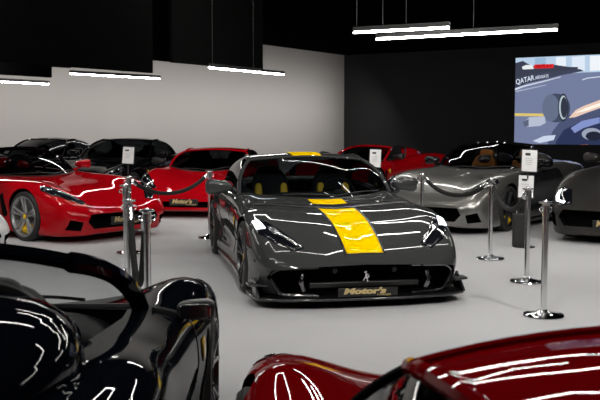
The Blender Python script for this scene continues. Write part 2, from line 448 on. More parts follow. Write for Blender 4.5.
    if not open_top:
        rl, rr = (Vector((sx*G['xR'], Y(G['sR']), G['zR']*H)) for sx in (-1, 1))
        rh = qb(rl, rr, (0, G['sR0']-G['sR'], (G['zR0']-G['zR'])*H))
        rail = {-1: qb(hl, rl, (-.02, 0, .02)), 1: qb(hr, rr, (.02, 0, .02))}
        roof = MB().grid(coons(header, rh, rail[-1], rail[1], 24, 16)).build('roof', roof_m or paint, car, solid=.012)
        rb = [top(G['xB']*(2*i/16-1), G['sB0']+(G['sB']-G['sB0'])*abs(2*i/16-1)**2, -.012) for i in range(17)]
        cp = {-1: qb(rl, rb[0], (-.01, 0, .05)), 1: qb(rr, rb[-1], (.01, 0, .05))}
        MB().grid(coons(rh, rb, cp[-1], cp[1], 20, 14)).build('rear_window', GLASSD, car)
        q = MB()
        for sx in (-1, 1):
            be = [top(sx*(G['xA']+(G['xE']-G['xA'])*t), G['sA']+(G['sE']-G['sA'])*t, -.012) for t in [i/16 for i in range(17)]]
            pe = be[-1]; A = be[0]; Hc = hl if sx < 0 else hr; Rc = rl if sx < 0 else rr
            dc = qb(Rc, pe, (sx*.03, 0, .06))
            MB().grid(coons(be, rail[sx], pil[sx], dc[::-1], 20, 12)).build('side_window', GLASSD, car)
            bB = rb[0 if sx < 0 else -1]
            low = [top(pe.x+(bB.x-pe.x)*t, pe.y+L/2+(bB.y-pe.y)*t, -.012) for t in [i/6 for i in range(7)]]
            MB().grid(coons(dc, cp[sx], [Rc]*3, low, 12, 8)).build('rear_pillar', paint, car)
            q2 = MB().tube(rail[sx], .020, 8); q2.build('roof_rail', paint, car)
            MB().tube(be, .012, 6).build('window_sill_trim', TRIM, car)
        roofb = BVHTree.FromPolygons([v.co for v in roof.data.vertices], [tuple(p.vertices) for p in roof.data.polygons])
    else:
        roofb = None
        for sx in (-1, 1):
            xh = .36; sh = (3.08 if kind == 'GT' else 2.98)
            MB().sup(top(sx*xh, sh+.35, .01), (fair[0], fair[1], fair[2] or (.15 if kind == 'MID' else .13)), (.8, .9), warp=lambda v: (v.x*(1-.25*(v.y > 0)*v.y/.55), v.y, v.z*(1 if v.y < 0 else (1-.6*v.y/.55)))).build('headrest_fairing', paint, car)
            P = [top(sx*(xh-.22), sh-.06, -.04), top(sx*(xh-.20), sh-.04, .14), top(sx*(xh-.1), sh-.02, .20), top(sx*(xh+.1), sh-.02, .20), top(sx*(xh+.20), sh-.04, .14), top(sx*(xh+.22), sh-.06, -.04)]
            MB().tube(crom(P, 5), .022, 8).build('roll_hoop', TRIM, car)
    # ---- interior
    if interior:
        zd = top(0, G['s0']+.05).z
        MB().sup((0, Y(G['sA']+.12), zd-.10), (.64, .26, .14), (.6, .4), warp=lambda v: (v.x, v.y-.25*(1-(abs(v.x)/.64)**2)*.5, v.z)).build('dashboard', dash, car)
        ss = 2.95 if kind == 'GT' else 2.72
        for sx in (-1, 1):
            st = MB().sup((sx*.37, Y(ss-.35), .46), (.25, .30, .11), (.5, .5)).build('seat', seat, car)
            MB().sup((sx*.37, Y(ss+.02), .76), (.25, .10, .34), (.5, .5), M=Matrix.Rotation(math.radians(-16), 4, 'X'), warp=lambda v: (v.x*(1-.28*max(0, v.z/.34)), v.y-.05*(abs(v.x)/.25)**2, v.z)).build('backrest', seat, st)
            MB().sup((sx*.37, Y(ss+.12), 1.06*H-.02), (.13, .055, .085), (.5, .6)).build('headrest', seat, st)
        sw = MB().lathe([(.185+.016*math.cos(a), .016*math.sin(a)) for a in [2*PI*i/8 for i in range(8)]], Matrix.Translation((.37, Y(G['sA']+.42), zd-.02)) @ Matrix.Rotation(math.radians(68), 4, 'X'), 32, True)
        swo = sw.build('steering_wheel', LEATH, car)
        MB().sup((.37, Y(G['sA']+.41), zd-.02), (.07, .03, .06), (.6, .6)).box((.37, Y(G['sA']+.41), zd-.02), (.34, .02, .035)).build('wheel_hub', TRIM, swo)
    # ---- mirrors
    for sx in mirrors:
        b = top(sx*(G['xA']+.06), G['sA']+.10)
        c = Vector((sx*mpos[0], Y(G['sA']+.12), b.z+mpos[1]))
        mi = MB().sup(c, [k_*mpos[2] for k_ in (.130, .085, .066)], (.6, .6), warp=lambda v, k=sx: (v.x, v.y*(1-.15*k*v.x/.11), v.z*(1+.25*k*v.x/.11)))
        mi.tube([b, b.lerp(c, .5)+Vector((0, 0, -.02)), c-Vector((sx*.05, 0, .05))], .02, 8)
        mo = mi.build('side_mirror', mirror_m or (pm if kind == 'GT' else TRIM), car)
        MB().sup(c+Vector((0, .079*mpos[2], 0)), [k_*mpos[2] for k_ in (.105, .008, .050)], (.4, .6)).build('mirror_glass', CHROME, mo)
    # ---- wheels
    for sx in (-1, 1):
        for s in (front, rear):
            add_wheel(car, sx*.845, Y(s), R, w, sx, rim, cal, spokes, steer if s == front else 0)
    # ---- lamps
    if lamps:
        for sx in (-1, 1):
            h = decal('headlight', [(sx*x, s) for x, s in lamps['glass']], 'top', lamp_m)
            for pl, m in lamps.get('bits', []):
                if h: decal('headlight_reflector', [(sx*x, s) for x, s in pl], 'top', m, parent=h, off=.010)
    # shut lines
    for sx in (-1, 1):
        decal('door_seam', [(G['sA']+.02, .22), (G['sA']+.028, .22), (G['sA']+.028, .78*H), (G['sA']+.02, .78*H)], 'side', TRIM, off=.001, sign=sx)
        decal('door_seam', [(3.0, .25), (3.008, .25), (3.05, .80*H), (3.042, .80*H)], 'side', TRIM, off=.001, sign=sx)
        decal('shield_badge', [(1.62, .66*H), (1.70, .66*H), (1.70, .60*H), (1.66, .555*H), (1.62, .60*H)], 'side', YELL2, off=.004, sign=sx)
        decal('side_vent', [(1.43, .34), (1.52, .30), (1.60, .34), (1.53, .62), (1.45, .66)], 'side', CAV, off=.002, sign=sx)
    # sill skirts
    for sx in (-1, 1):
        MB().prism([(1.42, 0), (3.25, 0), (3.25, .05), (1.42, .05)], lambda u, v, w_: Vector((sx*w_, Y(u), .075+v)), .84, .95).build('side_skirt', CARBON, car, bevel=.008)
    # rear lamps
    for sx in (-1, 1):
        for k in (0, 1):
            c = Vector((sx*(.66-.15*k), Y(L-.06), .70*H))
            MB().lathe([(.0, .03), (.05, .03), (.062, .01), (.062, -.1)], Matrix.Translation(c) @ Matrix.Rotation(-PI/2, 4, 'X'), 20).build('tail_lamp', DRED, car)
    ctx = dict(car=car, body=body, tri=tri, raw=raw, decal=decal, top=top, Y=Y, L=L, G=G, roofb=roofb, H=H)
    if plate:
        z, dz, s = (.29, .11, -.025) if not isinstance(plate, tuple) else plate[1:4]
        add_plate(ctx, z, dz, s, .50, PLATE)
    return ctx
def add_plate(ctx, z, dz, s, wd, m, tilt=0):
    Y = ctx['Y']
    p = MB().box((0, Y(s), z), (wd, .016, dz)).build('number_plate', m, ctx['car'], bevel=.004)
    M = Matrix.Translation((-.03*wd/.5, Y(s)-.010, z+dz*.12)) @ Matrix.Rotation(PI/2, 4, 'X') @ Matrix.Diagonal((wd*.70/(dz*2.9), 1, 1, 1))
    text_obj('plate_lettering', "Motor's", dz*.90, GOLD, p, M, shear=.2, bold=.004)
    M = Matrix.Translation((.13*wd/.5, Y(s)-.0115, z-dz*.30)) @ Matrix.Rotation(PI/2, 4, 'X') @ Matrix.Diagonal((1.5, 1, 1, 1))
    text_obj('plate_small_lettering', "Lounge", dz*.38, GOLD, p, M, shear=.2)
HORSE = [(-.9, 1.6), (-.5, 2.0), (-.1, 1.9), (.1, 2.3), (.35, 2.0), (.3, 1.6), (.05, 1.2), (.35, .9), (.75, 1.2), (1.0, .9), (.75, .75), (.45, .45), (.5, .0), (.75, -.2), (.95, .2), (1.2, .7), (1.35, .3), (1.05, -.4), (.7, -.55), (.6, -1.0), (.9, -1.4), (.75, -2.0), (.35, -2.1), (.45, -1.6), (.2, -1.1), (-.1, -.6), (-.5, -.9), (-.85, -1.4), (-.75, -1.6), (-1.0, -1.7), (-1.2, -1.3), (-.85, -.6), (-.45, -.1), (-.3, .4), (-.7, .3), (-1.0, .6), (-1.15, .3), (-.75, -.05), (-.35, .15), (-.25, .9), (-.4, 1.4)]

# ------------------------------------------------------------------ room
lw = Vector((.545, .84, 0)); rw = Vector((.84, -.545, 0)); corner = at_y(344, 127, 38.0); corner.z = 0
CZ = 4.54
def wall(name, a, b, m, z0=0, z1=CZ+.3, th=.2):
    d = (b-a).normalized(); nrm = Vector((-d.y, d.x, 0))
    if nrm.dot(Vector((0, 10, 0))-a) > 0: nrm = -nrm
    mb = MB(); vs = [a, b, b+nrm*th, a+nrm*th]
    mb.add([Vector((v.x, v.y, z0)) for v in vs]+[Vector((v.x, v.y, z1)) for v in vs], [(0, 1, 2, 3), (7, 6, 5, 4), (0, 4, 5, 1), (1, 5, 6, 2), (2, 6, 7, 3), (3, 7, 4, 0)])
    return tag(mb.build(name, m), kind='structure')
Lend = corner-lw*48; Rend = corner+rw*30
wall('wall_left', Lend, corner, WALLL); wall('wall_right', corner, Rend, WALLD)
mbf = MB(); mbf.box((0, 8, -.05), (90, 90, .1)); tag(mbf.build('floor', FLOORM), kind='structure')
mbc = MB(); mbc.box((0, 8, CZ+.05), (90, 90, .1)); tag(mbc.build('ceiling', CEILM), kind='structure')
wall('wall_back', Lend, Lend+rw*30, CEILM); wall('wall_front', Rend, Rend-lw*48, CEILM)
# black bulkheads stepping along the left wall (trim hung from the ceiling)
def bulkhead(n, pa, pb, ya, zl):
    # lower edge from pixel pa to pixel pb, running parallel to the left wall
    a = at_z(pa[0], pa[1], zl); b = a+lw*((at_z(pb[0], pb[1], zl)-a).dot(lw))
    mb = MB(); d = lw*.0; t = rw*.25
    vs = [a, b, b+t, a+t]
    mb.add([Vector((v.x, v.y, zl)) for v in vs]+[Vector((v.x, v.y, CZ-.002)) for v in vs], [(0, 1, 2, 3), (7, 6, 5, 4), (0, 4, 5, 1), (1, 5, 6, 2), (2, 6, 7, 3), (3, 7, 4, 0)])
    return tag(mb.build('trim_%d' % n, CEILM), kind='structure')

# ------------------------------------------------------------------ lamps
def lamp_bar(name, a, b, label, group, w=.024, wires=True, m=LAMPV, ztop=None):
    a, b = Vector(a), Vector(b); c = (a+b)/2; d = b-a; ln = d.length
    o = empty(name, (c.x, c.y, a.z), math.atan2(d.y, d.x), label=label, cat='lamp', group=group)
    MB().box((0, 0, .042), (ln, w+.012, .05)).build('housing', HOUSE, o, bevel=.006)
    MB().box((0, 0, .005), (ln-.02, w, .022)).build('diffuser', m, o)
    for sx in (-.46, .06):
        MB().tube([(sx*ln, 0, .08), (sx*ln, 0, (ztop or CZ)-a.z)], .004, 6).build('hanging_wire', HOUSE, o)
    return o
def lamp_px(pa, pb, z, **k):
    a, b = at_z(*pa, z), at_z(*pb, z); lamp_bar('linear_lamp', a, b, **k)
lamp_px((209, 68), (284, 75), 2.50, label='bright linear lamp nearest the corner of the pale wall', group='hanging linear lamps')
lamp_px((70, 74), (160, 79), 2.50, label='bright linear lamp hanging above the black parked coupe', group='hanging linear lamps')
a = at_z(49, 84.5, 2.36); lamp_bar('linear_lamp', a-lw*2.6, a, 'lower of the two linear lamps at the left edge', 'hanging linear lamps')
a = at_z(27, 51, 2.60); lamp_bar('linear_lamp', a-lw*2.6, a, 'higher of the two linear lamps at the left edge', 'hanging linear lamps')
lamp_px((376, 39.5), (558, 30), 2.60, label='longer and lower linear lamp in front of the charcoal wall', group='hanging linear lamps')
lamp_px((353, 33), (450, 28), 2.62, label='shorter linear lamp just behind the longer one, before the charcoal wall', group='hanging linear lamps')
bulkhead(1, (-260, 40), (263, 71), 0, 2.62) if False else None
def panel(n, px0, px1, pybot, Yd):
    # black baffle board hung from the ceiling, parallel to the left wall; right end at pixel column px1
    a = at_y(px1, pybot, Yd); a0 = a-lw*((px1-px0)/910*Yd/.42)
    z = a.z; t = rw*.06
    vs = [a0, a, a-t, a0-t]; mb = MB()
    mb.add([Vector((v.x, v.y, z)) for v in vs]+[Vector((v.x, v.y, CZ+.01)) for v in vs], [(0, 1, 2, 3), (7, 6, 5, 4), (0, 4, 5, 1), (1, 5, 6, 2), (2, 6, 7, 3), (3, 7, 4, 0)])
    return tag(mb.build('trim_%d' % n, CEILM), kind='structure')
panel(1, 206, 263, 70.5, 18.0)
panel(2, 66, 153, 73.0, 14.2)
panel(3, -60, 52, 77.5, 13.2)
panel(4, -140, 207, 65, 19.5)
panel(5, -140, 71, 68, 15.2)
# zigzag lamps over the hall
def zigzag(pts, z, label, m=None):
    c = sum((Vector((x, y, 0)) for x, y in pts), Vector())/len(pts)
    o = empty('zigzag_lamp', (c.x, c.y, z), 0, label=label, cat='lamp', group='zigzag ceiling lamps')
    h = MB(); d = MB()
    for (x0, y0), (x1, y1) in zip(pts, pts[1:]):
        v = Vector((x1-x0, y1-y0, 0)); M = Matrix.Rotation(math.atan2(v.y, v.x), 4, 'Z'); cc = Vector(((x0+x1)/2, (y0+y1)/2, 0))-c
        h.box(cc+Vector((0, 0, .05)), (v.length+.03, .045, .07), M); d.box(cc+Vector((0, 0, .006)), (v.length+.012, .018, .02), M)
    h.build('housing', HOUSE, o); d.build('diffuser', m or LAMPM, o)
    MB().tube([(pts[0][0]-c.x, pts[0][1]-c.y, .08), (pts[0][0]-c.x, pts[0][1]-c.y, CZ-z)], .006, 6).build('hanging_wire', DCHROME, o)
    MB().tube([(pts[-1][0]-c.x, pts[-1][1]-c.y, .08), (pts[-1][0]-c.x, pts[-1][1]-c.y, CZ-z)], .006, 6).build('hanging_wire', DCHROME, o)
zigzag([(-3.4, 13.6), (-1.7, 13.2), (-1.5, 15.6), (-.7, 15.8), (-.4, 13.6), (1.6, 13.2), (2.6, 15.0), (3.6, 14.6)], 4.30, 'zigzag lamp strip above the roof of the graphite coupe')
zigzag([(-1.6, 8.6), (-.7, 9.0), (-.4, 8.0), (.7, 8.3), (1.0, 9.3), (2.3, 8.9), (3.2, 9.6)], 3.5, 'zigzag lamp strip above the bonnet of the graphite coupe')
zigzag([(-4.5, 6.3), (-3.4, 5.6), (-2.4, 6.4), (-1.3, 5.7), (-.3, 6.4)], 3.5, 'zigzag lamp strip above the open black car', LAMPD)
zigzag([(.6, 5.6), (1.5, 6.2), (2.4, 5.5), (3.4, 6.2), (4.4, 5.6)], 3.5, 'zigzag lamp strip above the red car in front', LAMPD)
zigzag([(-3.2, 2.2), (-2.2, 2.9), (-1.2, 2.2), (-.2, 2.9), (.8, 2.2), (1.8, 2.9), (2.8, 2.2)], 3.5, 'zigzag lamp strip above the nearest two cars', LAMPD)
zigzag([(-7.0, 11.0), (-6.0, 11.8), (-5.2, 10.9), (-4.2, 11.8), (-3.4, 11.0)], 3.5, 'zigzag lamp strip above the red convertible')
zigzag([(.6, 19.5), (1.6, 18.7), (2.3, 19.6), (3.4, 18.6), (4.4, 19.3), (5.6, 18.4)], 4.3, 'added out-of-view zigzag strip brightening the red open car by the charcoal wall')  # strip added out of view to brighten this corner of the hall
zigzag([(4.2, 11.6), (5.0, 12.4), (5.8, 11.5), (6.6, 12.3)], 3.5, 'zigzag lamp strip above the grey cars at the right')
# added unseen fill spots under the ceiling that brighten the cars and the floor
def spot(p, tgt, w, ang=100, r=.04, blend=.8, col=(1, .97, .93)):
    l = bpy.data.lights.new('added_fill_spot', 'SPOT'); l.energy = w; l.spot_size = math.radians(ang); l.spot_blend = blend; l.shadow_soft_size = r; l.color = col
    o = bpy.data.objects.new('added_fill_spot', l); COL.objects.link(o); o.location = p
    o.rotation_euler = (Vector(tgt)-Vector(p)).to_track_quat('-Z', 'Y').to_euler()
def wash(a, b, tgt, energy, w=.12):  # added area light, unseen from behind, that brightens the pale wall
    l = bpy.data.lights.new('added_wall_fill', 'AREA'); l.shape = 'RECTANGLE'; l.size = (b-a).length; l.size_y = w; l.energy = energy; l.color = (1, .96, .92)
    o = bpy.data.objects.new('added_wall_fill', l); COL.objects.link(o); o.location = (a+b)/2
    z = ((a+b)/2-Vector(tgt)).normalized(); x = (b-a).normalized(); x = (x-z*x.dot(z)).normalized(); y = z.cross(x)
    M = Matrix((x, y, z)).transposed(); o.rotation_euler = M.to_euler()
for (x, y), (tx, ty), e in (((-3.5, 4.2), (-3.5, 12.5), 420), ((.2, 3.6), (.6, 10.5), 420), ((3.4, 4.2), (3.2, 11.5), 520), ((-5.5, 9.5), (-4.0, 17.5), 420), ((5.5, 7.5), (3.0, 16.0), 620), ((1.0, 10.5), (.5, 18.5), 420)):
    spot((x, y, 4.45), (tx, ty, 0), e, 95, .22, 1.0)
nw = Vector((lw.y, -lw.x, 0))
pa, pb = corner-lw*26+nw*2.2, corner-lw*1.0+nw*2.2
wash(Vector((pa.x, pa.y, 2.75)), Vector((pb.x, pb.y, 2.75)), ((pa.x+pb.x)/2-nw.x*2.2, (pa.y+pb.y)/2-nw.y*2.2, 1.1), 230)

# ------------------------------------------------------------------ screen
def screen():
    d0 = (corner+rw*7.36)
    nrm = Vector((-rw.y, rw.x, 0)); nrm = -nrm if nrm.dot(-corner) < 0 else nrm
    W, z0, z1 = 6.4, .95, 4.12
    M = Matrix.Translation(Vector((d0.x, d0.y, 0))+nrm*.08) @ Matrix(((rw.x, -nrm.x, 0, 0), (rw.y, -nrm.y, 0, 0), (0, 0, 1, 0), (0, 0, 0, 1)))
    o = bpy.data.objects.new('video_screen', None); COL.objects.link(o); o.matrix_world = M @ Matrix.Translation((W/2, 0, z0))
    tag(o, 'large lit video wall showing a racing car, on the charcoal wall', 'screen')
    MB().box((0, .03, (z1-z0)/2), (W+.04, .07, z1-z0+.04)).build('screen_panel', HOUSE, o)
    # picture pieces given in photo pixels, turned into panel coordinates
    def uv(px, py):
        r = ray(px, py); P = M.translation; n = (M.to_3x3() @ Vector((0, 1, 0))); t = (P-Vector((0, 0, CAM_Z))).dot(n)/r.dot(n)
        q = M.inverted() @ (Vector((0, 0, CAM_Z))+r*t); return (q.x-W/2, q.z-z0)
    lay = [0]
    def pc(nm, px, col, s=1.0, raw=False):
        lay[0] += 1; P = px if raw else [uv(*p) for p in px]
        P = [(min(W/2, max(-W/2, u)), min(z1-z0, max(0, v))) for u, v in P]
        mb = MB(); mb.prism(P, lambda u, v, w: Vector((u, w, v)), -.006-.0012*lay[0], -.006-.0012*lay[0]-.001)
        return mb.build(nm, emis('screen_'+nm+'_%d' % lay[0], srgb(*col), s*.80), o, smooth=10)
    el = lambda cx, cy, rx, ry, n=24, a0=0, a1=2*PI: [(cx+rx*math.cos(a0+(a1-a0)*i/n), cy+ry*math.sin(a0+(a1-a0)*i/n)) for i in range(n)]
    pc('picture_road', [(-W/2, 0), (W/2, 0), (W/2, z1-z0), (-W/2, z1-z0)], (112, 121, 152), raw=True)
    pc('picture_skyline', [(514, 56), (640, 52), (640, 70), (600, 72), (583, 72.5), (560, 74), (545, 76), (514, 84)], (178, 200, 222))
    pc('picture_building', [(556, 57), (566, 57), (566, 71), (556, 73)], (225, 232, 240))
    pc('picture_building', [(572, 57), (585, 56), (585, 71), (572, 72)], (215, 225, 238))
    pc('picture_building', [(590, 56), (620, 55), (620, 69), (590, 71)], (232, 236, 242))
    pc('picture_building', [(535, 58), (546, 57.5), (546, 66), (535, 68)], (150, 178, 205))
    pc('picture_trees', [(515, 63), (523, 61), (532, 66), (544, 64), (556, 65), (570, 67), (578, 67), (578, 72), (560, 75), (541, 78), (515, 88)], (58, 62, 78))
    pc('picture_barrier', [(514, 78), (524, 76), (545, 72), (561, 71), (580, 69), (584, 71), (560, 75.5), (545, 79.5), (524, 84), (514, 87)], (62, 67, 86))
    pc('picture_kerb_line', [(514, 88.5), (524, 85.5), (545, 80.5), (561, 76.5), (561, 77.2), (545, 81.6), (524, 87), (514, 90.5)], (205, 212, 228))
    pc('picture_tent', [(522, 67), (526, 65), (533, 65), (534, 69), (523, 69.5)], (225, 228, 232))
    pc('picture_sign', [(534.5, 64.5), (554, 64), (553.5, 68), (534.5, 68.6)], (215, 36, 40))
    pc('picture_lane_line', [(516, 91), (546, 84.6), (546, 85.4), (516, 92.2)], (168, 176, 200))
    pc('picture_lane_line', [(582, 79.5), (588, 77.5), (612, 75), (612, 76), (588, 78.6), (583, 80.3)], (196, 203, 222))
    pc('picture_yellow_line', [(515, 113.2), (545, 113.6), (545, 116.4), (515, 116)], (214, 190, 110))
    pc('picture_bodywork', [(548, 143), (553, 131), (560, 122), (569, 114), (574, 118), (590, 112), (640, 96), (640, 150), (548, 150)], (74, 82, 112))
    pc('picture_tyre', el(556.5, 108, 14, 14.5), (66, 74, 96))
    pc('picture_tread', el(551, 108, 8.5, 13.5), (98, 108, 132))
    pc('picture_wheel_side', el(563.5, 107.5, 5.2, 14), (44, 48, 62))
    pc('picture_wheel_ring', el(563.5, 107.5, 4.2, 12), (176, 192, 200))
    pc('picture_wheel_hub', el(564.3, 107.5, 3.4, 10.4), (50, 54, 68))
    pc('picture_wing_mirror', [(525, 121), (530, 117), (545, 116.5), (546, 123), (540, 126), (527, 127)], (176, 184, 202))
    pc('picture_wing_tip', [(523, 122), (529, 119), (529, 126), (525, 127)], (90, 98, 120))
    pc('picture_halo', [(569, 118), (576, 110), (584, 106), (600, 100), (640, 86), (640, 95), (600, 108), (586, 113), (576, 117)], (226, 196, 178))
    pc('picture_halo_light', [(575, 113), (586, 108), (600, 103), (640, 89), (640, 92), (600, 106), (586, 111)], (250, 240, 226))
    pc('picture_cockpit', [(556, 142), (564, 130), (580, 122), (600, 116), (640, 108), (640, 146), (556, 146)], (44, 52, 84))
    pc('picture_blue_panel', [(571, 128), (582, 121), (600, 117), (600, 123), (584, 128), (575, 133)], (128, 142, 196))
    pc('picture_pale_panel', [(533, 141), (544, 136), (556, 135), (554, 140), (540, 143)], (196, 206, 226))
    pc('picture_visor', el(592, 134, 10, 6), (150, 158, 176))
    pc('picture_visor_dark', el(594, 136, 8, 4.6), (34, 38, 54))
    pc('picture_number_plate', [(579, 145), (588, 144.5), (588, 149), (579, 150)], (210, 120, 70))
    def stext(nm, s, pa, pb, hh, col):
        lay[0] += 1; a, b = uv(*pa), uv(*pb); ang = math.atan2(b[1]-a[1], b[0]-a[0]); ln = math.dist(a, b)
        me = text_mesh(s, 1.0, ext=0.0005, shear=.1); wd = max(v.co.x for v in me.vertices)-min(v.co.x for v in me.vertices); ht = max(v.co.y for v in me.vertices)-min(v.co.y for v in me.vertices)
        hz = abs(uv(pa[0], pa[1]-hh)[1]-a[1])
        mid = Vector(((max(v.co.x for v in me.vertices)+min(v.co.x for v in me.vertices))/2, (max(v.co.y for v in me.vertices)+min(v.co.y for v in me.vertices))/2, 0)); me.transform(Matrix.Translation(-mid))
        me.transform(Matrix.Translation(((a[0]+b[0])/2, -.008-.0012*lay[0], (a[1]+b[1])/2)) @ Matrix.Rotation(-ang, 4, 'Y') @ Matrix.Rotation(PI/2, 4, 'X') @ Matrix.Diagonal((ln/wd, hz/ht, 1, 1)))
        link(nm, me, emis('screen_'+nm, srgb(*col)), o)
    stext('picture_barrier_lettering', 'QATAR', (516.5, 82.6), (534.5, 78.0), 6.0, (214, 222, 236))
    stext('picture_barrier_small_lettering', 'AIRWAYS', (535.5, 77.9), (549, 75.8), 3.6, (206, 214, 228))
    stext('picture_sign_lettering', 'REPLAY', (537, 66.4), (552.5, 66.0), 2.4, (70, 8, 12))
screen()

# ------------------------------------------------------------------ stanchions, ropes, sheets
def stanchion_proto():
    o = empty('stanchion')
    MB().lathe([(0, .0), (.165, .0), (.17, .008), (.165, .018), (.06, .034), (.03, .058), (0, .058)], n=40).build('base', CHROMEB, o)
    MB().lathe([(.0, .03), (.026, .03), (.026, .93), (0, .93)], n=24).build('pole', CHROME, o)
    MB().lathe([(.026, .86), (.034, .862), (.034, .935), (.030, .94), (.030, .945), (.056, .948), (.058, .955), (.056, .962), (.022, .965), (.018, .974), (0, .975)], n=28).build('cap', CHROME, o)
    for k in range(2):
        a = PI*k+.5; c = Vector((.05*math.cos(a), .05*math.sin(a), .90))
        MB().tube([c+Vector((.018*math.cos(t)*math.cos(a), .018*math.cos(t)*math.sin(a), .018*math.sin(t))) for t in [2*PI*i/10 for i in range(10)]], .005, 6, closed=True).build('rope_ring', CHROME, o)
    return o
SP = None
def stanchion(px, py, label):
    global SP
    if SP is None: SP = stanchion_proto(); o = SP
    else: o = copy_tree(SP)
    p = at_z(px, py); o.location = (p.x, p.y, 0); tag(o, label, 'stanchion', 'chrome rope stanchions'); return p
sA = stanchion(543.5, 316, 'chrome stanchion nearest the red car in front, standing alone')
sB = stanchion(526.5, 282, 'chrome stanchion directly in front of the info stand')
sC = stanchion(490, 259, 'chrome stanchion in front of the silver grey car, base in full view')
sD = stanchion(421.5, 247, 'chrome stanchion rising behind the front wing of the graphite coupe')
sE = stanchion(130, 253, 'chrome stanchion before the red convertible, farthest of its cluster')
sF = stanchion(126.5, 274, 'chrome stanchion in the left cluster, base partly behind the rope')
sG = stanchion(130.5, 312, 'second nearest chrome stanchion of the left cluster, at the left end of the folded rope')
sH = stanchion(148.5, 336, 'chrome stanchion at the right of the left cluster, nearest the black car')
sI = stanchion(210, 238, 'chrome stanchion standing just left of the rear wheel of the graphite coupe')
def rope(a, b, sag, label, za=.90, zb=.90):
    a = Vector((a.x, a.y, za)); b = Vector((b.x, b.y, zb)); d = (b-a); d.z = 0; d.normalize()
    a = a+d*.07; b = b-d*.07
    P = [a.lerp(b, t)-Vector((0, 0, sag*(1-abs(2*t-1)**2.2))) for t in [i/28 for i in range(29)]]
    o = MB().tube(P, .027, 10).build('barrier_rope', ROPE); tag(o, label, 'rope', 'black barrier ropes')
    for q, q2 in ((P[0], P[2]), (P[-1], P[-3])):
        MB().tube([q, q.lerp(q2, .6)], .031, 10).build('rope_end', CHROME, o)
rope(sD, sC, .17, 'black rope sagging in front of the silver grey bonnet')
rope(sC, sB, .22, 'black rope sagging between the two stanchions beside the info stand')
leftpt = at_y(396, 187, sD.y+.5); rope(sD, leftpt, .06, 'black rope running left behind the graphite mirror', .90, leftpt.z)
rope(sG, sH, .58, 'black rope folded in a narrow loop in the left cluster', .90, .90)
rope(sE, sI, .20, 'black rope sagging in front of the red coupe by the pale wall')
def info_sheet(px0, px1, py0, py1, Yd, label, lines=True, name='info_stand', foot=True):
    c = at_y((px0+px1)/2, py0, Yd); b = at_y((px0+px1)/2, py1, Yd); w = (px1-px0)/910*Yd; h = c.z-b.z
    o = empty(name, (c.x, c.y, 0), 0, label=label, cat='sign', group='white info sheets on stands')
    z = b.z; T = Matrix.Translation((0, 0, z)) @ Matrix.Rotation(math.radians(-8), 4, 'X') @ Matrix.Rotation(math.radians(3), 4, 'Y')
    def bx(cc, d): return MB().add([T @ v for v in MB().box(cc, d).v], MB().box(cc, d).f)
    bx((0, .012, h/2), (w+.02, .012, h+.02)).build('sheet_holder', HOUSE, o)
    bx((0, 0, h/2), (w, .006, h)).build('paper_sheet', PAPER, o)
    s = o.children[-1]
    bx((-w*.12, -.005, h*.80), (w*.34, .003, h*.10)).build('printed_mark', INK, s)
    for k in range(4): bx((-w*.05, -.005, h*(.60-.09*k)), (w*(.55-.06*k), .003, h*.018)).build('printed_line', GREYINK, s)
    MB().tube([(0, .03, .02), (0, .03, z+.05)], .012, 8).build('stand_pole', HOUSE, o)
    MB().lathe([(0, 0), (.14, 0), (.14, .012), (.02, .02), (0, .02)], Matrix.Translation((0, .03, 0)), 24).build('stand_base', HOUSE, o)
    return o

# ------------------------------------------------------------------ cars
GTL = dict(glass=[(.53, .16), (.63, .125), (.78, .24), (.895, .42), (.93, .62), (.88, .70), (.80, .58), (.67, .36)],
           bits=[([(.83, .50), (.87, .52), (.885, .63), (.85, .64)], LED), ([(.72, .36), (.78, .38), (.80, .46), (.75, .45)], LED), ([(.58, .20), (.61, .20), (.74, .35), (.72, .36)], DCHROME)])
# the hero
hero_gl = dict(glass=GTL['glass'], bits=[([(.82, .46), (.90, .48), (.915, .64), (.87, .66)], DRL), ([(.71, .34), (.77, .36), (.80, .46), (.74, .45)], LED), ([(.57, .19), (.60, .19), (.73, .34), (.71, .35)], CHROME)])
mouthH = [([(-.86, .28), (-.74, .07), (0, .06), (.74, .07), (.86, .28), (.83, .345), (.62, .37), (0, .385), (-.62, .37), (-.83, .345)][::-1], .36)]
hd = math.radians(11.3); fc = Vector((.585, 7.86, 0)); F = Vector((math.sin(hd), -math.cos(hd), 0)); loc = fc-F*(4.66/2)
H0 = make_car('sports_car', 'graphite grey coupe with yellow stripe, front and centre of the hall', 'GT', GREY, loc, hd, gh=dict(xA=.84, xH=.66, xR=.60, xE=.82, sA=2.12, s0=1.70, zH0=1.245, zH=1.20, sH=2.66, zR0=1.275, zR=1.235), mouth=mouthH, lamps=hero_gl, plate=None, glass_m=GLASS, seat=LEATH, spokes='y', flat=1, mpos=(1.05, .10, 1.12))
